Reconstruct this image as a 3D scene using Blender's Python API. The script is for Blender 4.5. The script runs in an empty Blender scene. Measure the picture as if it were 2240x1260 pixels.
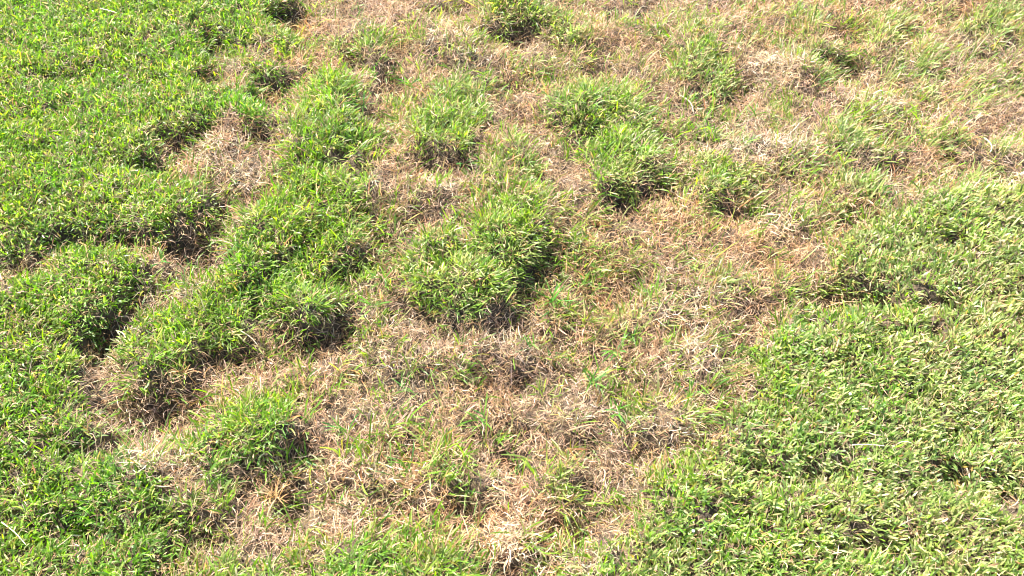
import bpy, math
import numpy as np
from mathutils import Vector

R = math.radians
rng = np.random.default_rng(11)
scene = bpy.context.scene
C = scene.collection

# ------------------------------------------------------------------ camera
PITCH, CAM_H, HFOV = R(52), 1.36, R(60)
CAM_Y = -CAM_H / math.tan(PITCH)
cam_data = bpy.data.cameras.new('camera')
cam = bpy.data.objects.new('camera', cam_data)
C.objects.link(cam)
cam.location = (0, CAM_Y, CAM_H)
cam.rotation_euler = (R(90) - PITCH, 0, 0)
cam_data.sensor_width = 36
cam_data.lens = 18 / math.tan(HFOV / 2)
cam_data.clip_start, cam_data.clip_end = 0.01, 2000
scene.camera = cam

# ------------------------------------------------------------------ light
SUN_EL, SUN_AZ = R(43), R(-37)            # azimuth from +Y (away from the camera), negative = left
world = bpy.data.worlds.new('World')
scene.world = world
world.use_nodes = True
wn = world.node_tree.nodes
sky = wn.new('ShaderNodeTexSky')
sky.sky_type = 'NISHITA'
sky.sun_disc = False
sky.sun_elevation = SUN_EL
sky.sun_rotation = SUN_AZ
world.node_tree.links.new(sky.outputs[0], wn['Background'].inputs[0])
wn['Background'].inputs[1].default_value = 0.085
sun_data = bpy.data.lights.new('sun', 'SUN')
sun_data.energy = 5.0
sun_data.angle = R(0.53)
sun_data.color = (1.0, 0.95, 0.86)
sun = bpy.data.objects.new('sun', sun_data)
C.objects.link(sun)
sdir = Vector((math.sin(SUN_AZ) * math.cos(SUN_EL), math.cos(SUN_AZ) * math.cos(SUN_EL), math.sin(SUN_EL)))
sun.rotation_euler = sdir.to_track_quat('Z', 'Y').to_euler()
sun.location = sdir * 5
scene.render.engine = 'CYCLES'
scene.cycles.filter_width = 1.1
scene.view_settings.view_transform = 'Standard'
scene.view_settings.look = 'None'
scene.view_settings.gamma = 1
scene.view_settings.use_curve_mapping = False
scene.view_settings.exposure = 2.35

# ------------------------------------------------------------------ helpers
FPX = 1120 / math.tan(HFOV / 2)
def ground_xy(px, py, z=0.035):
    """photograph pixel -> point on the plane z"""
    u, v = (px - 1120) / FPX, (630 - py) / FPX
    dy = math.cos(PITCH) + v * math.sin(PITCH)
    dz = -math.sin(PITCH) + v * math.cos(PITCH)
    t = (z - CAM_H) / dz
    return (u * t, CAM_Y + dy * t)

def pixel_of(x, y, z=0.035):
    ry, rz = y - CAM_Y, z - CAM_H
    d = ry * math.cos(PITCH) - rz * math.sin(PITCH)
    v = ry * math.sin(PITCH) + rz * math.cos(PITCH)
    return 1120 + x / d * FPX, 630 - v / d * FPX

def lattice(seed, n=256):
    return np.random.default_rng(seed).random((n, n)).astype(np.float32)

def vnoise(x, y, scale, seed):
    g = lattice(seed)
    fx, fy = x / scale + 40.37, y / scale + 40.71
    ix, iy = np.floor(fx).astype(int), np.floor(fy).astype(int)
    tx, ty = fx - ix, fy - iy
    tx, ty = tx * tx * (3 - 2 * tx), ty * ty * (3 - 2 * ty)
    n = g.shape[0]
    a, b = g[ix % n, iy % n], g[(ix + 1) % n, iy % n]
    c, d = g[ix % n, (iy + 1) % n], g[(ix + 1) % n, (iy + 1) % n]
    return (a + (b - a) * tx) * (1 - ty) + (c + (d - c) * tx) * ty

def fbm(x, y, scale, seed, octaves=3):
    s, amp, tot = 0, 1.0, 0
    ca, sa = math.cos(0.6), math.sin(0.6)
    for k in range(octaves):
        s = s + amp * vnoise(x * ca - y * sa, x * sa + y * ca, scale, seed + 17 * k)
        x, y = x * ca - y * sa, x * sa + y * ca
        tot += amp
        amp *= 0.5
        scale *= 0.5
    return s / tot - 0.5             # about -0.35 .. 0.35

# ------------------------------------------------------------------ layout of the turf, in metres on the ground
X0, X1, Y0, Y1, RES = -1.85, 1.85, -0.95, 1.6, 0.004
gx = np.arange(X0, X1, RES)
gy = np.arange(Y0, Y1, RES)
GX, GY = np.meshgrid(gx, gy, indexing='ij')
WX = GX + 0.080 * fbm(GX, GY, 0.10, 1) + 0.045 * fbm(GX, GY, 0.025, 3, 2)
WY = GY + 0.080 * fbm(GX, GY, 0.10, 2) + 0.045 * fbm(GX, GY, 0.025, 4, 2)

def ell(cx, cy, rx, ry, rot=0, n=20):
    a = np.linspace(0, 2 * math.pi, n, endpoint=False)
    c, s = math.cos(R(rot)), math.sin(R(rot))
    return [(cx + rx * math.cos(t) * c - ry * math.sin(t) * s, cy + rx * math.cos(t) * s + ry * math.sin(t) * c) for t in a]

def inside(pts):
    """boolean raster of a polygon given in photograph pixels"""
    P = np.array([ground_xy(*p) for p in pts])
    m = np.zeros(GX.shape, bool)
    lo, hi = P.min(0) - 0.06, P.max(0) + 0.06
    i0, i1 = np.searchsorted(gx, [lo[0], hi[0]])
    j0, j1 = np.searchsorted(gy, [lo[1], hi[1]])
    if i1 <= i0 or j1 <= j0:
        return m
    x, y = WX[i0:i1, j0:j1], WY[i0:i1, j0:j1]
    r = np.zeros(x.shape, bool)
    Q = np.roll(P, -1, 0)
    for (ax, ay), (bx, by) in zip(P, Q):
        if ay == by:
            continue
        c = (ay > y) != (by > y)
        r ^= c & (x < (bx - ax) * (y - ay) / (by - ay) + ax)
    m[i0:i1, j0:j1] = r
    return m

def blur(f, sig):
    n = max(1, int(round(sig / RES * 1.2)))
    for _ in range(2):
        for ax in (0, 1):
            p = np.pad(f, [(n, n) if a == ax else (0, 0) for a in (0, 1)], mode='edge')
            c = np.cumsum(p, axis=ax, dtype=np.float64)
            z = np.zeros_like(np.take(c, [0], axis=ax))
            c = np.concatenate([z, c], axis=ax)
            k = 2 * n + 1
            L = f.shape[ax]
            f = (np.take(c, range(k, k + L), axis=ax) - np.take(c, range(0, L), axis=ax)) / k
    return f

LEFT = [(-3000, -900), (660, -900), (640, 0), (575, 50), (505, 95), (470, 150), (500, 190), (600, 205), (612, 245), (590, 285),
        (500, 268), (400, 262), (345, 285), (330, 330), (400, 385), (455, 425), (470, 450), (400, 465), (360, 500), (270, 500),
        (150, 497), (60, 560), (-100, 600), (-100, 625), (30, 610), (110, 570), (160, 530), (250, 520), (305, 545), (290, 600),
        (245, 640), (215, 700), (185, 745), (190, 820), (185, 900), (235, 960), (310, 985), (360, 1050), (415, 1110), (395, 1165),
        (345, 1215), (365, 1320), (400, 2200), (-3000, 2200)]
RIGHT = [(5000, 380), (2240, 392), (2140, 385), (2060, 415), (1990, 445), (1900, 465), (1835, 510), (1812, 560), (1825, 610),
         (1900, 612), (1960, 650), (1880, 662), (1770, 668), (1710, 715), (1675, 790), (1655, 850), (1580, 905), (1545, 960),
         (1500, 1000), (1440, 1035), (1410, 1110), (1340, 1135), (1300, 1190), (1285, 1330), (1285, 2200), (5000, 2200)]
# green clumps that stand apart: (label, greenness, height, outline)
TUFTS = [
 ('long green ridge of grass running down beside the dense left lawn', 1.0, .050,
  [(610, 330), (640, 235), (700, 150), (755, 150), (795, 225), (850, 285), (822, 370), (790, 440), (815, 540), (780, 620), (745, 700), (630, 705),
   (560, 730), (480, 775), (440, 760), (400, 800), (300, 815), (262, 770), (285, 710), (340, 665), (430, 615), (530, 560), (530, 490), (600, 430), (640, 370)]),
 ('bushy green grass clump in the upper middle, left of the tall shaggy one', 1.0, .050,
  [(865, 240), (950, 200), (985, 165), (1040, 180), (1070, 240), (1055, 300), (1010, 345), (945, 335), (885, 290)]),
 ('tall shaggy green grass clump, upper part of the pair right of centre', 1.0, .055,
  [(1182, 190), (1230, 165), (1290, 160), (1380, 195), (1440, 280), (1380, 300), (1290, 295), (1245, 265), (1190, 230)]),
 ('shaggy green grass clump with a dark shadow below, lower of the pair', 1.0, .055,
  [(1275, 315), (1380, 290), (1445, 290), (1475, 350), (1440, 400), (1370, 425), (1290, 390)]),
 ('thin green and straw mixed clump between two bushier green clumps', .62, .030,
  [(1085, 285), (1140, 265), (1175, 320), (1180, 380), (1120, 425), (1065, 400)]),
 ('biggest rounded dark green clump at the centre of the dead patch', 1.0, .060,
  [(1065, 440), (1190, 425), (1215, 510), (1185, 600), (1130, 640), (1040, 690), (960, 665), (900, 600), (880, 545), (930, 490), (1010, 470)]),
 ('deep green tuft in the lower left, ringed by dead brown grass', .95, .045, ell(565, 920, 105, 62)),
 ('narrow upright green tuft beside the pale straw at lower left', .95, .040, ell(448, 1040, 48, 78, -10)),
 ('wide green clump cut by the bottom edge, left of the pale straw heap', 1.0, .040,
  [(690, 1185), (800, 1165), (930, 1150), (1030, 1165), (1060, 1215), (1085, 1330), (1080, 1600), (660, 1600), (690, 1260)]),
 ('small green clump cut by the bottom edge below the orange dry tuft', .95, .035,
  [(420, 1225), (500, 1190), (590, 1190), (640, 1220), (650, 1350), (640, 1600), (400, 1600)]),
 ('sprawling blue green tuft over a dark hole at lower middle', .75, .030, ell(1010, 1010, 88, 52, 15)),
 ('small ragged green tuft in brown grass right of the dark hole', .70, .028, ell(1200, 1015, 48, 42)),
 ('green tuft with a dark base, first from the left along the top', .85, .045, ell(785, 88, 62, 38)),
 ('grassy green hump between the left lawn and the first dead hollow', .85, .040, ell(582, 108, 62, 72)),
 ('bright green clump cut by the top edge with a dark hollow beneath', .95, .045, ell(1130, 5, 75, 42)),
 ('yellowish green tuft near the top edge right of the bright clump', .75, .035, ell(1240, 40, 48, 40)),
 ('broad flat green clump in the upper right middle with dark right side', .85, .038, ell(1555, 105, 85, 78, 20)),
 ('leafy green tuft along the upper right, above the dark gap', .85, .035, ell(1800, 85, 62, 45, 20)),
 ('green tuft cut by the top edge in the upper right', .75, .030, ell(1790, 10, 75, 25)),
 ('thin green tuft near the top, right of the leafy one', .65, .028, ell(1945, 45, 48, 28, -20)),
 ('small round bluish green tuft alone in dead grass at far upper right', .85, .035, ell(2048, 108, 40, 42)),
 ('pale green clump in the top right corner', .80, .030, ell(2200, 35, 65, 55)),
 ('curly green tuft on dead grass at the right, above the lawn edge', .75, .032, ell(2090, 295, 68, 42)),
 ('olive green tuft cut by the right edge above the bare straw', .70, .028, ell(2205, 315, 42, 32)),
 ('loose green tuft beside dead grass at the right, left of the curly one', .62, .030, ell(1885, 300, 72, 45, 20)),
 ('rounded green clump right of the shaggy pair on pale straw', .88, .040, ell(1580, 372, 72, 46)),
 ('long bladed green tuft in a low row above the right lawn', .70, .030, ell(1885, 405, 70, 28)),
 ('small dark green tuft standing by itself left of the right lawn', .85, .038, ell(1622, 622, 44, 42)),
 ('low green tuft joined to the corner of the right lawn', .80, .030, ell(1760, 620, 45, 35)),
 ('sparse green tuft with long blades right of the centre clump', .55, .020, ell(1355, 700, 62, 42)),
]
# thinner green growing through the straw: (greenness, cx, cy, rx, ry)
THIN = [(.45, 1640, 365, 90, 40), (.4, 2150, 120, 70, 35), (.35, 2130, 55, 50, 25), (.35, 1400, 60, 70, 35), (.4, 1440, 220, 80, 50), (.4, 1480, 330, 60, 40), (.35, 1350, 640, 110, 50), (.3, 1950, 250, 60, 25), (.4, 1000, 480, 60, 20), (.35, 870, 440, 40, 60), (.35, 1750, 370, 90, 45), (.4, 1480, 30, 80, 35), (.3, 1300, 100, 80, 45), (.35, 1530, 240, 90, 40), (.3, 900, 40, 60, 35), (.4, 850, 170, 60, 40),
        (.35, 830, 620, 70, 90), (.35, 1280, 600, 90, 60), (.25, 1500, 600, 110, 60), (.35, 1060, 880, 80, 45), (.3, 1350, 870, 50, 50),
        (.25, 950, 900, 150, 80), (.35, 1390, 1080, 80, 40), (.3, 1130, 60, 90, 50), (.3, 1100, 150, 90, 30), (.35, 640, 560, 40, 40),
        (.3, 620, 1010, 60, 30), (.3, 1900, 150, 90, 50), (.35, 2100, 200, 100, 35), (.3, 1240, 470, 80, 60), (.4, 1850, 480, 70, 35),
        (.3, 1700, 200, 60, 40), (.4, 2200, 190, 70, 50), (.35, 1160, 570, 90, 90), (.35, 1560, 840, 80, 60), (.3, 1480, 960, 50, 50),
        (.35, 1990, 380, 90, 25), (.3, 1610, 280, 120, 30), (.4, 1680, 60, 60, 30), (.4, 2000, 20, 70, 25), (.3, 1700, 780, 20, 30),
        (.3, 540, 500, 50, 30), (.25, 440, 590, 50, 25), (.35, 1240, 730, 130, 30), (.3, 800, 700, 60, 30), (.3, 900, 830, 60, 30)]
# dark hollows: (cx, cy, rx, ry)
HOLES = [(613, 40, 45, 18), (469, 88, 30, 20), (462, 154, 25, 14), (596, 165, 35, 14), (590, 222, 42, 18), (355, 295, 28, 24), (432, 274, 42, 10),
         (583, 298, 38, 14), (301, 368, 22, 10), (762, 120, 30, 14), (842, 154, 25, 25), (819, 234, 30, 15), (1137, 52, 32, 15), (1374, 8, 60, 12),
         (963, 342, 45, 16), (1023, 352, 28, 14), (1297, 300, 24, 12), (1224, 268, 14, 16), (765, 350, 32, 26), (1400, 415, 60, 20), (1297, 141, 25, 8),
         (1000, 7, 50, 10), (980, 130, 22, 10), (1117, 177, 22, 8), (1617, 67, 25, 18), (1644, 156, 15, 20), (1865, 67, 40, 10), (1801, 114, 15, 10),
         (1868, 132, 35, 15), (2000, 57, 22, 8), (1798, 187, 18, 8), (1808, 214, 15, 10), (2180, 54, 18, 10), (1935, 281, 15, 8), (1952, 341, 35, 12),
         (2093, 338, 40, 6), (2196, 375, 25, 12), (2089, 368, 15, 8), (144, 510, 28, 7), (84, 572, 20, 12), (264, 510, 34, 9), (418, 522, 60, 22),
         (452, 545, 60, 10), (478, 447, 20, 14), (256, 628, 22, 26), (203, 771, 22, 42), (228, 725, 24, 28), (569, 671, 24, 16), (432, 780, 60, 18),
         (716, 708, 38, 26), (735, 607, 18, 22), (653, 728, 26, 14), (770, 571, 24, 46), (752, 705, 20, 20), (932, 652, 38, 22), (973, 690, 40, 18),
         (1066, 703, 30, 12), (1165, 610, 28, 34), (1200, 544, 14, 20), (1371, 430, 30, 15), (973, 464, 40, 10), (946, 782, 20, 10), (1471, 715, 35, 12),
         (1190, 701, 14, 10), (1584, 443, 30, 12), (1751, 500, 26, 18), (1758, 646, 10, 12), (1841, 632, 38, 20), (1902, 630, 18, 14), (1959, 655, 22, 8),
         (1661, 715, 14, 26), (1594, 755, 20, 14), (1634, 642, 16, 7), (1959, 711, 30, 10), (2056, 711, 20, 10), (1805, 705, 14, 9), (1945, 758, 15, 9),
         (1848, 782, 15, 10), (2056, 524, 20, 10), (2039, 651, 30, 7), (2223, 678, 18, 8), (335, 860, 42, 18), (234, 897, 36, 22), (301, 930, 60, 18),
         (432, 877, 30, 14), (653, 985, 38, 20), (536, 1000, 40, 16), (502, 1068, 26, 28), (402, 1145, 34, 22), (430, 1175, 26, 12), (375, 1210, 24, 18),
         (626, 1124, 40, 24), (181, 1158, 22, 18), (157, 1187, 20, 12), (335, 1135, 14, 14), (167, 1007, 14, 10), (646, 1155, 26, 10), (862, 987, 35, 12),
         (802, 957, 22, 9), (1130, 914, 25, 15), (1307, 893, 20, 10), (1023, 1081, 36, 18), (1056, 1110, 20, 18), (845, 1078, 35, 12), (1113, 994, 30, 12),
         (1207, 1131, 45, 28), (1163, 1190, 11, 30), (1411, 974, 35, 18), (1123, 1245, 22, 20), (1270, 1054, 30, 12), (752, 1054, 18, 12),
         (1838, 1031, 20, 15), (1765, 1056, 20, 12), (1688, 1068, 14, 10), (2079, 1027, 26, 12), (2203, 1058, 42, 13), (1795, 980, 12, 8),
         (1915, 1178, 22, 12), (1557, 1242, 20, 12), (1657, 1007, 14, 8), (1985, 1185, 14, 8), (480, 800, 40, 12), (660, 760, 40, 16), (560, 790, 30, 10),
         (1010, 740, 26, 8), (1150, 820, 22, 9), (1290, 960, 20, 9), (1050, 800, 22, 8), (880, 800, 20, 9), (1420, 820, 22, 9), (1540, 960, 12, 9)]
# heaps of dead grass: (paleness, height, cx, cy, rx, ry)
HEAPS = [(1.0, .030, 1110, 1165, 62, 38), (.75, .030, 1235, 1205, 62, 38), (.6, .022, 345, 1000, 62, 42), (.5, .025, 845, 1035, 110, 34), (.8, .020, 1680, 312, 120, 24),
         (.9, .008, 2225, 385, 50, 26), (.5, .022, 1500, 672, 90, 24), (.3, .028, 850, 905, 75, 22), (.4, .028, 480, 315, 80, 28), (.3, .030, 1080, 745, 120, 28),
         (.3, .025, 1480, 905, 75, 45), (.4, .022, 945, 395, 60, 24), (.5, .020, 420, 590, 60, 22), (.4, .025, 1100, 1090, 40, 30), (.5, .02, 770, 1120, 60, 30),
         (.4, .025, 1500, 440, 60, 28), (.6, .025, 1730, 460, 60, 24), (.5, .02, 1000, 70, 70, 26), (.3, .02, 1060, 110, 60, 20), (.4, .022, 1780, 300, 60, 20),
         (.4, .02, 1720, 130, 80, 40), (.3, .02, 2100, 240, 60, 20), (.2, .025, 620, 1060, 40, 30), (.5, .018, 2010, 250, 70, 20), (.6, .02, 1920, 215, 60, 24),
         (.3, .02, 1560, 640, 50, 24), (.4, .025, 1530, 770, 60, 30), (.2, .025, 850, 760, 80, 26), (.3, .02, 1300, 880, 60, 30), (.3, .02, 540, 380, 60, 28)]

ID_DEAD, ID_LEFT, ID_RIGHT, ID_P1, ID_P2, ID_P3, ID_TUFT = 0, 1, 2, 3, 4, 5, 10
G = np.full(GX.shape, .22)
HT = np.zeros(GX.shape)
RID = np.zeros(GX.shape, int)
for pts, i in ((ell(480, 375, 165, 115), ID_P1), (ell(370, 580, 240, 130), ID_P2), ([(180, 820), (300, 815), (440, 770), (470, 900), (330, 950), (180, 950)], ID_P3)):
    RID[inside(pts)] = i
for g, cx, cy, rx, ry in THIN:
    m = inside(ell(cx, cy, rx, ry))
    G[m] = np.maximum(G[m], g + .10)
for i, (lab, g, h, pts) in enumerate(TUFTS):
    m = inside(pts)
    G[m] = g
    HT[m] = h * .62
    G[m] = np.maximum(G[m], .78)
    RID[m] = ID_TUFT + i
for pts, i in ((LEFT, ID_LEFT), (RIGHT, ID_RIGHT)):
    m = inside(pts)
    G[m] = 1
    HT[m] = .032
    RID[m] = i
HO = np.zeros(GX.shape)
for cx, cy, rx, ry in HOLES:
    HO[inside(ell(cx, cy, rx * 1.15 + 3, ry * 1.25 + 3))] = 1
HP = np.zeros(GX.shape)
HH = np.zeros(GX.shape)
for p, h, *e in HEAPS:
    m = inside(ell(*e))
    HP[m] = np.maximum(HP[m], p)
    HH[m] = np.maximum(HH[m], h)
LAWN = blur(((RID == ID_LEFT) | (RID == ID_RIGHT)).astype(float), .02)
G = blur(G, .016)
TR = np.zeros(GX.shape)                       # broad dips and wheel-soft troughs: (depth, cx, cy, rx, ry)
for dp, *e in [(.022, 1740, 1045, 140, 26), (.020, 2100, 1045, 190, 20), (.030, 2060, 650, 230, 12), (.018, 2060, 515, 90, 16), (.016, 2100, 705, 120, 12),
               (.018, 300, 362, 80, 16), (.014, 120, 160, 90, 14), (.014, 300, 190, 70, 12), (.016, 80, 250, 80, 12), (.028, 325, 880, 125, 48),
               (.012, 640, 735, 110, 30), (.018, 600, 1085, 90, 60), (.014, 768, 600, 26, 100), (.016, 150, 1000, 110, 20), (.018, 180, 1160, 120, 24),
               (.016, 1900, 1180, 160, 20), (.014, 1640, 1120, 100, 16), (.016, 1960, 860, 150, 16), (.014, 2120, 930, 120, 16), (.016, 640, 180, 60, 40),
               (.018, 215, 740, 34, 60), (.018, 1210, 1130, 70, 40), (.016, 1020, 1095, 60, 30)]:
    TR[inside(ell(*e))] = dp
TR = blur(TR, .012)
G = np.clip(G + 1.1 * fbm(GX, GY, .045, 19, 3) * np.sin(np.clip(G, 0, 1) * math.pi) ** .7 * (G > .05) - 1.1 * (1 - .8 * LAWN) * np.clip(fbm(GX, GY, .07, 20, 3) - .16, 0, 1), .02, 1)
HOs = blur(HO, .007)
HP = blur(HP, .015)
Z = (blur(HT, .017) * (1 + 1.0 * (1 - .8 * LAWN) * fbm(GX, GY, .06, 24, 2)) + blur(HH, .022)
     + (0.030 * fbm(GX, GY, .11, 21, 3) + 0.016 * fbm(GX, GY, .035, 22, 2)) * (0.6 - .10 * LAWN + 0.9 * (1 - G))
     + 0.035 * fbm(GX, GY, .5, 23, 2) - TR - HOs * (.021 + .008 * LAWN))
Z = blur(Z, .004)
NXg = -np.gradient(Z, RES, axis=0)
NYg = -np.gradient(Z, RES, axis=1)

def samp(F, x, y):
    i = np.clip(((x - X0) / RES).round().astype(int), 0, F.shape[0] - 1)
    j = np.clip(((y - Y0) / RES).round().astype(int), 0, F.shape[1] - 1)
    return F[i, j]

def sampz(x, y):
    fi = np.clip((x - X0) / RES, 0, Z.shape[0] - 1.001)
    fj = np.clip((y - Y0) / RES, 0, Z.shape[1] - 1.001)
    i, j = fi.astype(int), fj.astype(int)
    a, b = fi - i, fj - j
    return (Z[i, j] * (1 - a) + Z[i + 1, j] * a) * (1 - b) + (Z[i, j + 1] * (1 - a) + Z[i + 1, j + 1] * a) * b

# ------------------------------------------------------------------ materials
def leaf_material(name, translucency, rough, spec):
    m = bpy.data.materials.new(name)
    m.use_nodes = True
    nt = m.node_tree
    n, l = nt.nodes, nt.links
    bsdf = n['Principled BSDF']
    out = n['Material Output']
    at = n.new('ShaderNodeAttribute'); at.attribute_name = 'blade_color'
    noise = n.new('ShaderNodeTexNoise'); noise.inputs['Scale'].default_value = 260; noise.inputs['Detail'].default_value = 2
    tc = n.new('ShaderNodeTexCoord')
    l.new(tc.outputs['Object'], noise.inputs['Vector'])
    mr = n.new('ShaderNodeMapRange'); mr.inputs[1].default_value = .3; mr.inputs[2].default_value = .7
    mr.inputs[3].default_value = .72; mr.inputs[4].default_value = 1.25
    l.new(noise.outputs[0], mr.inputs[0])
    mul = n.new('ShaderNodeMix'); mul.data_type = 'RGBA'; mul.blend_type = 'MULTIPLY'; mul.inputs[0].default_value = 1
    l.new(at.outputs['Color'], mul.inputs[6]); l.new(mr.outputs[0], mul.inputs[7])
    l.new(mul.outputs[2], bsdf.inputs['Base Color'])
    bsdf.inputs['Roughness'].default_value = rough
    bsdf.inputs['Specular IOR Level'].default_value = spec
    tr = n.new('ShaderNodeBsdfTranslucent')
    sat = n.new('ShaderNodeHueSaturation'); sat.inputs['Saturation'].default_value = 1.12; sat.inputs['Value'].default_value = 1.75
    l.new(mul.outputs[2], sat.inputs['Color']); l.new(sat.outputs[0], tr.inputs['Color'])
    mix = n.new('ShaderNodeMixShader'); mix.inputs[0].default_value = translucency
    l.new(bsdf.outputs[0], mix.inputs[1]); l.new(tr.outputs[0], mix.inputs[2]); l.new(mix.outputs[0], out.inputs['Surface'])
    return m

MAT_LEAF = leaf_material('green_grass_leaf', .50, .45, .40)
MAT_STRAW = leaf_material('dead_grass_straw', .25, .55, .35)

def ground_material():
    m = bpy.data.materials.new('soil_and_thatch')
    m.use_nodes = True
    n, l = m.node_tree.nodes, m.node_tree.links
    b = n['Principled BSDF']; b.inputs['Roughness'].default_value = .95
    tc = n.new('ShaderNodeTexCoord')
    n1 = n.new('ShaderNodeTexNoise'); n1.inputs['Scale'].default_value = 60; n1.inputs['Detail'].default_value = 8
    l.new(tc.outputs['Object'], n1.inputs['Vector'])
    r = n.new('ShaderNodeValToRGB')
    r.color_ramp.elements[0].position = .35; r.color_ramp.elements[0].color = (.022, .014, .008, 1)
    r.color_ramp.elements[1].position = .7; r.color_ramp.elements[1].color = (.12, .080, .045, 1)
    l.new(n1.outputs[0], r.inputs[0])
    n2 = n.new('ShaderNodeTexNoise'); n2.inputs['Scale'].default_value = 25; n2.inputs['Detail'].default_value = 10
    l.new(tc.outputs['Object'], n2.inputs['Vector'])
    r2 = n.new('ShaderNodeValToRGB')
    r2.color_ramp.elements[0].position = .3; r2.color_ramp.elements[0].color = (.03, .055, .012, 1)
    r2.color_ramp.elements[1].position = .7; r2.color_ramp.elements[1].color = (.14, .20, .05, 1)
    l.new(n2.outputs[0], r2.inputs[0])
    at = n.new('ShaderNodeAttribute'); at.attribute_name = 'far_lawn'
    mx = n.new('ShaderNodeMix'); mx.data_type = 'RGBA'
    l.new(at.outputs['Fac'], mx.inputs[0]); l.new(r.outputs[0], mx.inputs[6]); l.new(r2.outputs[0], mx.inputs[7])
    l.new(mx.outputs[2], b.inputs['Base Color'])
    bp = n.new('ShaderNodeBump'); bp.inputs['Strength'].default_value = .8; bp.inputs['Distance'].default_value = .006
    n3 = n.new('ShaderNodeTexNoise'); n3.inputs['Scale'].default_value = 180; n3.inputs['Detail'].default_value = 6
    l.new(tc.outputs['Object'], n3.inputs['Vector']); l.new(n3.outputs[0], bp.inputs['Height']); l.new(bp.outputs[0], b.inputs['Normal'])
    return m
MAT_GROUND = ground_material()

# ------------------------------------------------------------------ ground: one sheet, fine near the camera, coarse to the horizon
def axis(a, b, step):
    fine = np.arange(a, b + 1e-6, step)
    ext = step * 2 * 1.35 ** np.arange(1, 36)
    ext = np.cumsum(ext)
    return np.concatenate([a - ext[::-1], fine, b + ext])
ax_, ay_ = axis(X0 + .01, X1 - .01, .008), axis(Y0 + .01, Y1 - .01, .008)
MX, MY = np.meshgrid(ax_, ay_, indexing='ij')
MZ = sampz(np.clip(MX, X0, X1 - .005), np.clip(MY, Y0, Y1 - .005))
far = np.maximum.reduce([X0 + .01 - MX, MX - X1 + .01, Y0 + .01 - MY, MY - Y1 + .01, np.zeros_like(MX)])
w = np.clip(far / 1.0, 0, 1)
MZ = MZ * (1 - w) + w * (.05 + .05 * fbm(MX, MY, 1.3, 31, 3)) - .004
nx_, ny_ = MX.shape
idx = np.arange(nx_ * ny_).reshape(nx_, ny_)
quads = np.stack([idx[:-1, :-1], idx[1:, :-1], idx[1:, 1:], idx[:-1, 1:]], -1).reshape(-1, 4)

def mesh_from(name, verts, quads, mats, matidx=None, smooth=True):
    me = bpy.data.meshes.new(name)
    me.vertices.add(len(verts))
    me.vertices.foreach_set('co', np.ascontiguousarray(verts, dtype=np.float32).ravel())
    me.loops.add(quads.size)
    me.loops.foreach_set('vertex_index', np.ascontiguousarray(quads, dtype=np.int32).ravel())
    me.polygons.add(len(quads))
    me.polygons.foreach_set('loop_start', np.arange(0, quads.size, 4, dtype=np.int32))
    for m in mats:
        me.materials.append(m)
    if matidx is not None:
        me.polygons.foreach_set('material_index', matidx.astype(np.int32))
    me.polygons.foreach_set('use_smooth', np.full(len(quads), smooth))
    me.update(calc_edges=True)
    return me

def link(name, me, parent=None, **props):
    o = bpy.data.objects.new(name, me)
    C.objects.link(o)
    if parent:
        o.parent = parent
    for k, v in props.items():
        o[k] = v
    return o

gm = mesh_from('ground', np.stack([MX, MY, MZ], -1).reshape(-1, 3), quads, [MAT_GROUND])
fa = gm.attributes.new('far_lawn', 'FLOAT', 'POINT')
fa.data.foreach_set('value', np.clip(far * 3, 0, 1).astype(np.float32).ravel())
link('ground', gm, kind='structure', label='dark soil and thatch under the patchy lawn', category='ground')

# ------------------------------------------------------------------ blades
TROW = np.array([0, .38, .75, 1.0])
def blades(P, az, tilt, L, W, curve, twist, tipw, curl=None):
    """vertex array (n, 8, 3) of curved blades, four rows of two vertices"""
    n = len(P)
    h = np.stack([np.cos(az), np.sin(az), np.zeros(n)], -1)
    side = np.stack([-np.sin(az), np.cos(az), np.zeros(n)], -1)
    up = np.array([0, 0, 1.0])
    pts = [P.copy()]
    cur = P.copy()
    for k in range(3):
        tm = (TROW[k] + TROW[k + 1]) / 2
        th = (tilt + curve * tm)[:, None]
        d = h * np.sin(th) + up * np.cos(th)
        if curl is not None:
            d = d + side * (curl * (tm - .3))[:, None]
        cur = cur + d * (L * (TROW[k + 1] - TROW[k]))[:, None]
        pts.append(cur)
    V = np.zeros((n, 8, 3))
    ws = [np.full(n, .65), np.full(n, 1.0), np.full(n, .92), tipw]
    for k in range(4):
        th = (tilt + curve * TROW[k])[:, None]
        nrm = -h * np.cos(th) + up * np.sin(th)
        a = (twist * (.4 + TROW[k]))[:, None]
        wv = side * np.cos(a) + nrm * np.sin(a)
        V[:, 2 * k] = pts[k] - wv * (W * ws[k] / 2)[:, None]
        V[:, 2 * k + 1] = pts[k] + wv * (W * ws[k] / 2)[:, None]
    return V

Q8 = np.array([[0, 1, 3, 2], [2, 3, 5, 4], [4, 5, 7, 6]])
def blade_mesh(name, V, col, mats, mi=None):
    """col: (n, 2, 3) colour at the base and at the tip of each blade"""
    n = len(V)
    q = (Q8[None] + 8 * np.arange(n)[:, None, None]).reshape(-1, 4)
    me = mesh_from(name, V.reshape(-1, 3), q, mats, None if mi is None else np.repeat(mi, 3))
    c = np.ones((n, 8, 4), np.float32)
    t = np.array([0, 0, .35, .35, .8, .8, 1, 1])[None, :, None]
    c[:, :, :3] = col[:, None, 0] * (1 - t) + col[:, None, 1] * t
    a = me.color_attributes.new('blade_color', 'FLOAT_COLOR', 'POINT')
    a.data.foreach_set('color', c.ravel())
    return me

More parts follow.
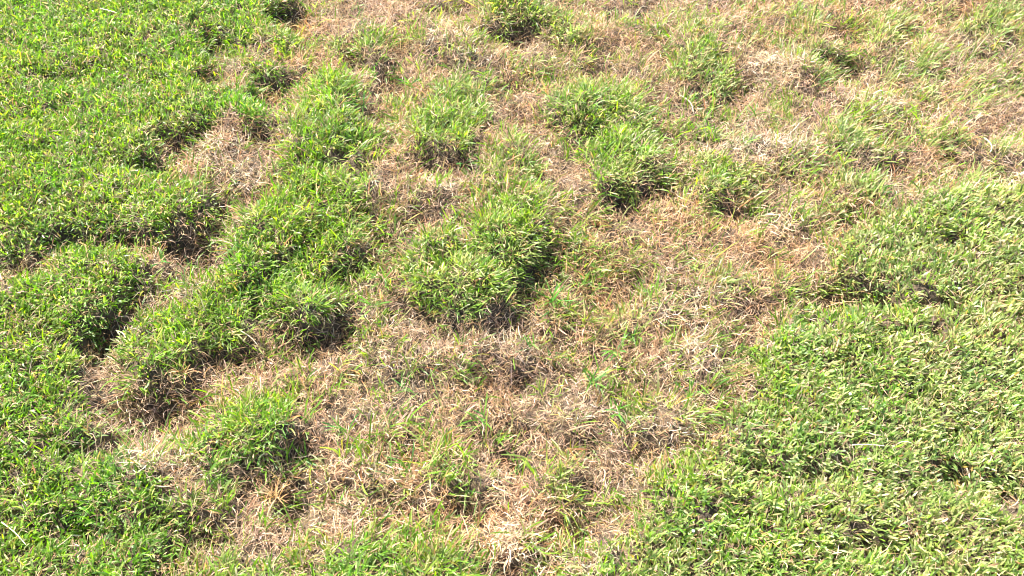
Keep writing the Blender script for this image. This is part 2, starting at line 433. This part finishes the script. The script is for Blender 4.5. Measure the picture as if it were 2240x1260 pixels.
def pick(pal, w, n):
    w = np.array(w, float)
    c = np.array(pal)[rng.choice(len(pal), n, p=w / w.sum())]
    return c * rng.uniform(.75, 1.25, (n, 1)) * rng.uniform(.93, 1.07, (n, 3))

GREENS = [(.135, .265, .020), (.100, .218, .018), (.190, .320, .028), (.235, .335, .050), (.072, .160, .024), (.275, .290, .045)]
PALEG = [(.195, .285, .065), (.150, .238, .048), (.270, .345, .110), (.350, .385, .150), (.092, .172, .036), (.230, .315, .065)]
STRAWS = [(.52, .36, .22), (.45, .285, .165), (.60, .45, .30), (.34, .20, .115), (.46, .27, .13), (.43, .30, .22), (.19, .12, .075)]
PALES = [(.60, .48, .33), (.53, .41, .27), (.64, .54, .40), (.42, .30, .19)]

def scatter(n, dens):
    """n random points kept with probability dens(x, y); thinner outside the photograph's field"""
    x = rng.uniform(X0 + .02, X1 - .02, n)
    y = rng.uniform(Y0 + .02, Y1 - .02, n)
    px, py = pixel_of(x, y)
    edge = np.maximum(np.abs(px - 1120) / 1120, np.abs(py - 630) / 630)
    keep = rng.random(n) < dens(x, y) * np.where(edge > 1.13, .45, 1)
    return x[keep], y[keep]

groups = []          # (V, col, region, matidx)
AREA = (X1 - X0) * (Y1 - Y0) * 1e4        # cm2

def lean(x, y):
    # nap of the grass: the right-hand lawn lies over to the right and away, the left one stands up
    k = np.clip((x - .2) / .9, 0, 1)
    ang = R(28) + 2.2 * fbm(x, y, .35, 41, 2)
    return np.cos(ang) * (.15 + .45 * k), np.sin(ang) * (.15 + .30 * k)

def orient(x, y, az, tilt, slope=.55, nap=1.0):
    lx, ly = lean(x, y)
    sx, sy = samp(NXg, x, y), samp(NYg, x, y)
    m = np.hypot(sx, sy) + 1e-6
    f = np.minimum(m, 1.3) / m * slope
    vx = np.cos(az) * np.sin(tilt) + lx * nap + sx * f
    vy = np.sin(az) * np.sin(tilt) + ly * nap + sy * f
    vz = np.cos(tilt) + .05
    return np.arctan2(vy, vx), np.arctan2(np.hypot(vx, vy), vz)

# --- green leaves: little fans of three to five blades
def green():
    def dens(x, y):
        g = samp(G, x, y)
        hole = samp(HOs, x, y)
        f = np.clip(.5 + 2.6 * fbm(x, y, .045, 51, 2), 0, 1)
        sparse = g * f * 1.1
        return np.clip(np.where(g > .8, .80 + .2 * f, sparse), 0, 1) * (1 - .72 * hole)
    x, y = scatter(int(AREA * 1.85), dens)
    g0 = samp(G, x, y)
    nb = np.where(g0 > .5, rng.integers(3, 6, len(x)), rng.integers(2, 5, len(x)))
    x, y = np.repeat(x, nb), np.repeat(y, nb)
    faz = np.repeat(rng.uniform(0, 2 * np.pi, len(nb)), nb)
    n = len(x)
    sp = .0045
    x = x + rng.normal(0, sp, n); y = y + rng.normal(0, sp, n)
    g = samp(G, x, y)
    rid = samp(RID, x, y)
    tuft = (rid >= ID_TUFT)
    loose = (g < .55)
    L = rng.uniform(.010, .025, n)
    L = np.where(tuft, rng.uniform(.011, .030, n), L)
    L = np.where(loose, rng.uniform(.014, .048, n), L)
    L *= np.where(rng.random(n) < .04, 1.6, 1)
    W = np.where(loose | tuft, rng.uniform(.0014, .0031, n), rng.uniform(.0018, .0036, n) * (1 + .12 * np.clip(x, -1, 1)))
    az = faz + rng.normal(0, 1.1, n)
    tilt = np.abs(rng.normal(.55, .38, n)); L = np.where((rid == ID_LEFT) | (rid == ID_RIGHT), L * np.where(rid == ID_RIGHT, .78, .86), L)
    az, tilt = orient(x, y, az, tilt, .6)
    z = sampz(x, y) + rng.uniform(-.006, .010, n) * (g > .5)
    V = blades(np.stack([x, y, z], -1), az, tilt, L, W, rng.uniform(.1, 1.3, n), rng.normal(0, .55, n), rng.uniform(.12, .7, n), rng.normal(0, .35, n))
    # colours vary slowly; paler rightwards, with leaf glare painted in besides dry tips
    pale = np.where(loose, .45, 1) * np.clip(.5 + x * .55 + 1.2 * fbm(x, y, .12, 61, 3), .03, .97)
    base = np.where((rng.random(n) < pale)[:, None], pick(PALEG, [3, 3, 2, 1.3, 2, 2], n), pick(GREENS, [4, 3.2, 2.6, 1.1, 2, .7], n))
    blue = (np.clip(.25 + 2.0 * fbm(x, y, .09, 62, 2), 0, 1) * np.clip(1 - .35 * (x + .3), .45, 1))[:, None]
    clump = 1 + .6 * fbm(x, y, .028, 63, 2)[:, None]
    base = base * clump * (1 + blue * (np.array([-.20, -.04, .10])))
    tip = base.copy()
    dry = rng.random(n) < (.03 + .15 * pale)
    tip[dry] = tip[dry] * .4 + pick(PALES, [2, 2, 1, 1], dry.sum()) * .55
    alldry = rng.random(n) < np.where(g > .8, .03, .10)
    base[alldry] = pick(STRAWS, [3, 2, 2, 1, 2, 1, .5], alldry.sum()); tip[alldry] = base[alldry]
    yel = rng.random(n) < .006
    base[yel] = tip[yel] = (.46, .36, .09)
    base = base * np.array([1.10, .97, 1.0]); tip = tip * np.array([1.06, .98, 1.0])
    lower = base * .8 + np.array([.05, .045, .02])
    groups.append((V, np.stack([lower, tip], 1), rid, np.zeros(n, int)))

# --- dead straw
def straw():
    def dens(x, y):
        g = samp(G, x, y)
        f = np.clip(.75 + 1.2 * fbm(x, y, .05, 71, 2), .35, 1)
        return np.where(g > .8, .13, (1 - .45 * g) * f) * (1 - .15 * samp(HOs, x, y))
    x, y = scatter(int(AREA * 8.6), dens)
    n = len(x)
    g = samp(G, x, y); hp = samp(HP, x, y)
    wisp = 6.2832 * vnoise(x, y, .045, 72) * 1.6                 # combed direction changes over a few centimetres
    az = wisp + rng.normal(0, .95, n) + np.pi * (rng.random(n) < .5)
    tilt = np.clip(rng.normal(1.15, .35, n), .1, 1.75)
    stand = rng.random(n) < .16
    tilt[stand] = rng.uniform(.1, .8, stand.sum())
    L = rng.uniform(.009, .032, n)
    L *= np.where(rng.random(n) < .04, 1.6, 1)
    W = rng.uniform(.0006, .0014, n) * (1 + .6 * hp)
    az, tilt = orient(x, y, az, tilt, .25, .3)
    z = sampz(x, y) + rng.uniform(-.002, .014, n)
    V = blades(np.stack([x, y, z], -1), az, tilt, L, W, rng.normal(.5, .9, n), rng.normal(0, .9, n), rng.uniform(.1, .7, n), rng.normal(0, 1.25, n))
    V[:, :, 2] = np.maximum(V[:, :, 2], sampz(V[:, :, 0], V[:, :, 1]) + .0005)
    pal = np.where((rng.random(n) < hp * .85)[:, None], pick(PALES, [2, 2, 1.4, 1], n), pick(STRAWS, [3.4, 3.4, 1.8, 2.6, 2.0, 2.0, 2.2], n))
    warm = np.clip(.4 + 2 * fbm(x, y, .15, 73, 2), 0, 1)[:, None]
    pal = pal * (1 + (warm - .5) * np.array([.10, 0, -.12]))
    ol = rng.random(n) < np.clip(.06 + .4 * fbm(x, y, .08, 74, 2) + .25 * g, .01, .5)
    pal[ol] = pal[ol] * np.array([.62, .78, .50])                # half dead, still olive
    tip = pal * rng.uniform(.85, 1.2, (n, 1))
    groups.append((V, np.stack([pal * .85, tip], 1), samp(RID, x, y), np.ones(n, int)))

green()
straw()
V = np.concatenate([g[0] for g in groups])
COL = np.concatenate([g[1] for g in groups])
RG = np.concatenate([g[2] for g in groups])
MI = np.concatenate([g[3] for g in groups])
print('blades', len(V))

STUFF = {
 ID_LEFT: ('lawn_grass', 'dense bright green lawn covering the whole left side', 'lawn'),
 ID_RIGHT: ('lawn_grass', 'even pale green lawn filling the lower right', 'lawn'),
 ID_DEAD: ('dead_grass', 'wide dead brown patch of straw with thin green blades through the middle', 'dead grass'),
 ID_P1: ('dead_grass', 'small dead brown patch inside the upper left lawn', 'dead grass'),
 ID_P2: ('dead_grass', 'crooked strip of dead grass inside the left lawn at mid height', 'dead grass'),
 ID_P3: ('dead_grass', 'shaded brown hollow of dead grass at the lower left', 'dead grass'),
}
for rid, (nm, lab, cat) in STUFF.items():
    s = RG == rid
    me = blade_mesh(nm, V[s], COL[s], [MAT_LEAF, MAT_STRAW], MI[s])
    link(nm, me, kind='stuff', label=lab, category=cat)

for i, (lab, g, h, pts) in enumerate(TUFTS):
    s = RG == ID_TUFT + i
    P = np.array([ground_xy(*p) for p in pts])
    cx, cy = V[s][:, 0, 0].mean(), V[s][:, 0, 1].mean()
    cz = float(sampz(np.array([cx]), np.array([cy]))[0]) - .01
    root = bpy.data.objects.new('grass_tuft', None)
    root.empty_display_size = .05
    root.location = (cx, cy, cz)
    root['label'] = lab; root['category'] = 'grass tuft'; root['group'] = 'green grass tufts standing in the dead patch'
    C.objects.link(root)
    for k, nm in ((0, 'green_leaves'), (1, 'dry_leaves')):
        q = s & (MI == k)
        if q.sum():
            me = blade_mesh(nm, V[q] - np.array([cx, cy, cz]), COL[q], [MAT_LEAF if k == 0 else MAT_STRAW])
            link(nm, me, root, kind='stuff')

# ------------------------------------------------------------------ single sprouts: a few separate blades each
def sprout(px, py, n, ln, wd, pal, label, name='grass_sprout', cat='grass sprout', group='separate shoots in the dead patch', spread=.75, az0=None, mat=None):
    x, y = ground_xy(px, py)
    z = float(sampz(np.array([x]), np.array([y]))[0])
    root = bpy.data.objects.new(name, None)
    root.empty_display_size = .02
    root.location = (x, y, z)
    root['label'] = label; root['category'] = cat
    if group:
        root['group'] = group
    C.objects.link(root)
    for k in range(n):
        az = rng.uniform(0, 6.283) if az0 is None else az0 + rng.normal(0, .5)
        one = lambda v: np.array([v])
        P = np.array([[rng.normal(0, .005), rng.normal(0, .005), .006 + rng.uniform(0, .008)]])
        v = blades(P, one(az), one(abs(rng.normal(spread, .3))), one(ln * rng.uniform(.6, 1.15)), one(wd * rng.uniform(.75, 1.15)),
                   one(rng.uniform(.2, 1.1)), one(rng.normal(0, .5)), one(.15), one(rng.normal(0, .3)))
        c = pick(pal, [1] * len(pal), 1)[0]
        me = blade_mesh('blade', v, np.array([[c, c * 1.15]]), [mat or MAT_LEAF])
        link('blade', me, root)
FRESH = [(.075, .20, .045), (.10, .22, .03), (.14, .26, .05)]
ORANGE = [(.44, .26, .11), (.38, .22, .10), (.48, .35, .18)]
for a in [
 (655, 985, 9, 0.040, 0.0032, FRESH, 'splayed pale green sprout right of the deep green lower left tuft'),
 (1355, 745, 13, 0.043, 0.0030, FRESH, 'spiky green sprout in straw right of the centre clump base'),
 (1165, 735, 7, 0.036, 0.0027, FRESH, 'short green sprout on brown grass just below the centre clump'),
 (1220, 745, 7, 0.032, 0.0027, FRESH, 'thin green sprout right of the one under the centre clump'),
 (1300, 815, 12, 0.043, 0.0030, FRESH, 'fanned green sprout in the middle of the lower brown grass'),
 (880, 820, 9, 0.032, 0.0026, FRESH, 'small green sprout in brown grass at left of lower middle'),
 (1060, 900, 12, 0.047, 0.0030, FRESH, 'tall curved green sprout above the wide bottom clump'),
 (1355, 880, 10, 0.040, 0.0029, FRESH, 'green sprout beside orange brown grass near the right lawn'),
 (1515, 845, 9, 0.040, 0.0029, FRESH, 'green sprout between straw heaps close to the right lawn'),
 (890, 995, 7, 0.040, 0.0026, FRESH, 'wiry green sprout over a shaded dip at lower middle left'),
 (745, 930, 9, 0.043, 0.0026, FRESH, 'upright thin green sprout right of the deep green tuft'),
 (1210, 640, 15, 0.054, 0.0032, FRESH, 'long slanting green blades at the lower right foot of the centre clump'),
 (1270, 600, 9, 0.040, 0.0029, FRESH, 'thin slanting sprout on straw right of the centre clump'),
 (835, 595, 12, 0.040, 0.0030, FRESH, 'bright sprout in the gap between ridge and centre clump'),
 (810, 650, 10, 0.043, 0.0030, FRESH, 'sprout at the foot of the long green ridge'),
 (1015, 340, 10, 0.043, 0.0030, FRESH, 'star shaped sprout at the dark base of the bushy clump'),
 (790, 222, 10, 0.040, 0.0030, FRESH, 'dark green sprout in the shaded dip above the ridge'),
 (895, 170, 10, 0.040, 0.0027, FRESH, 'leaning sprout left of the bushy upper clump'),
 (1545, 240, 7, 0.036, 0.0029, FRESH, 'bright sprout in dead grass under the flat upper clump'),
 (1655, 240, 7, 0.036, 0.0029, FRESH, 'bright sprout right of the one under the flat clump'),
 (1800, 160, 7, 0.036, 0.0029, FRESH, 'yellow green sprout in tan grass at upper right'),
 (1830, 335, 9, 0.040, 0.0029, FRESH, 'upright sprout left of the loose right tuft'),
 (1395, 720, 9, 0.040, 0.0029, FRESH, 'leafy sprout right of the spiky one'),
 (410, 540, 7, 0.036, 0.0027, FRESH, 'thin green sprout in the shaded strip inside the left lawn'),
 (350, 555, 7, 0.036, 0.0029, FRESH, 'yellow green sprout at the left end of the shaded strip'),
 (1135, 985, 6, 0.036, 0.0026, FRESH, 'short sprout on brown grass between two lower tufts'),
 (1420, 620, 6, 0.032, 0.0026, FRESH, 'tiny sprout in pale straw above the straw heaps'),
]:
    sprout(*a)
sprout(392, 795, 22, .038, .0019, ORANGE, 'orange dry tuft in the dark gap at left', 'dry_tuft', 'dry tuft', 'orange dry tufts', .6, None, MAT_STRAW)
sprout(590, 1065, 34, .042, .0016, ORANGE, 'orange dry tuft standing in brown grass at lower left', 'dry_tuft', 'dry tuft', 'orange dry tufts', .45, None, MAT_STRAW)
sprout(662, 35, 20, .042, .0019, ORANGE, 'orange dry tuft by the dark hollow near the top', 'dry_tuft', 'dry tuft', 'orange dry tufts', .45, None, MAT_STRAW)

# ------------------------------------------------------------------ loose straws lying on the turf
def straw_piece(p0, p1, wd, col, label, bend=.15, lift=.018):
    wd *= .7
    a, b = ground_xy(*p0), ground_xy(*p1)
    n = 9
    me_v = []
    d = np.array(b) - np.array(a)
    Ln = np.hypot(*d)
    s = np.array([-d[1], d[0]]) / Ln
    rings = []
    for k in range(n):
        t = k / (n - 1)
        p = np.array(a) + d * t + s * bend * Ln * math.sin(t * math.pi) * .5
        z = float(sampz(np.array([p[0]]), np.array([p[1]]))[0])
        rings.append((p[0], p[1], z))
    zs = np.array([r[2] for r in rings])
    zs = np.linspace(zs[0], zs[-1], n) * .5 + zs.max() * .5 + lift
    o = np.array([(a[0] + b[0]) / 2, (a[1] + b[1]) / 2, zs.mean()])
    verts, qs = [], []
    for k, r in enumerate(rings):
        w = wd * (1 - .5 * k / (n - 1)) / 2
        for q in range(5):
            an = 2 * math.pi * q / 5
            verts.append((r[0] + s[0] * w * math.cos(an) - o[0], r[1] + s[1] * w * math.cos(an) - o[1], zs[k] + w * .5 * math.sin(an) - o[2]))
    for k in range(n - 1):
        for q in range(5):
            qs.append((k * 5 + q, k * 5 + (q + 1) % 5, (k + 1) * 5 + (q + 1) % 5, (k + 1) * 5 + q))
    me = mesh_from('straw', np.array(verts), np.array(qs), [MAT_STRAW])
    at = me.color_attributes.new('blade_color', 'FLOAT_COLOR', 'POINT')
    at.data.foreach_set('color', np.tile(np.array([*col, 1], np.float32), len(verts)))
    ob = link('straw', me, label=label, category='straw', group='loose straws lying on the grass')
    ob.location = o
PST = (.72, .66, .48)
straw_piece((222, 25), (258, 35), .004, PST, 'pale straw lying on the bright green lawn at top left', .05)
straw_piece((14, 1152), (66, 1200), .0028, PST, 'long pale straw in green grass in the bottom left corner', .06)
straw_piece((1862, 977), (1932, 979), .0035, PST, 'pale horizontal straw on the lower right lawn', .06)
straw_piece((240, 700), (268, 728), .003, PST, 'pale straw lying in the dark gap beside the left lawn')
straw_piece((523, 718), (560, 745), .003, (.6, .52, .38), 'pale straw crossing brown grass under the green ridge')
straw_piece((452, 508), (508, 530), .003, (.6, .48, .3), 'tan straw slanting over the shaded strip in the left lawn')
straw_piece((1490, 190), (1520, 228), .0035, PST, 'curved pale straw under the flat upper right clump', .3)
straw_piece((1300, 1085), (1325, 1050), .003, (.6, .38, .2), 'orange brown straw standing near the bottom middle')
straw_piece((2154, 300), (2168, 330), .006, (.55, .6, .42), 'broad pale twisted leaf beside the right edge tufts', .4)
straw_piece((1820, 645), (1895, 636), .003, (.66, .42, .24), 'tan stem across the dark hole in the right lawn')
straw_piece((150, 1166), (170, 1165), .005, PST, 'short white leaf over the small bottom left hole', .05)

# a leaf that has turned yellow, and small pale seed heads
def bud(px, py, rad, col, label):
    rad *= .6
    x, y = ground_xy(px, py)
    z = float(sampz(np.array([x]), np.array([y]))[0]) + .028
    vs, qs = [], []
    for i in range(5):
        for j in range(8):
            ph, th = math.pi * (i + .25) / 4.5, 2 * math.pi * j / 8
            rr = rad * (1 + .18 * math.sin(3 * th + i))
            vs.append((rr * math.sin(ph) * math.cos(th), rr * math.sin(ph) * math.sin(th), rr * .75 * math.cos(ph)))
    for i in range(4):
        for j in range(8):
            qs.append((i * 8 + j, (i + 1) * 8 + j, (i + 1) * 8 + (j + 1) % 8, i * 8 + (j + 1) % 8))
    qs += [(0, 1, 2, 3), (0, 3, 4, 7), (4, 5, 6, 7)]
    me = mesh_from('petal_bit', np.array(vs), np.array(qs), [MAT_STRAW])
    at = me.color_attributes.new('blade_color', 'FLOAT_COLOR', 'POINT')
    at.data.foreach_set('color', np.tile(np.array([*col, 1], np.float32), len(vs)))
    link('petal_bit', me, label=label, category='petal', group='tiny fallen petals').location = (x, y, z)
bud(1514, 1168, .0042, (.85, .82, .85), 'tiny white petal on the lawn at bottom right of centre')
bud(1920, 1068, .0055, (.60, .60, .28), 'pale yellow bud in the lower right lawn')
bud(1854, 872, .0045, (.75, .72, .62), 'tiny cream petal on the right lawn')
bud(2094, 637, .0040, (.8, .8, .78), 'tiny white petal on the upper part of the right lawn')
bud(2237, 812, .0045, (.16, .14, .50), 'tiny violet petal at the right edge of the lawn')
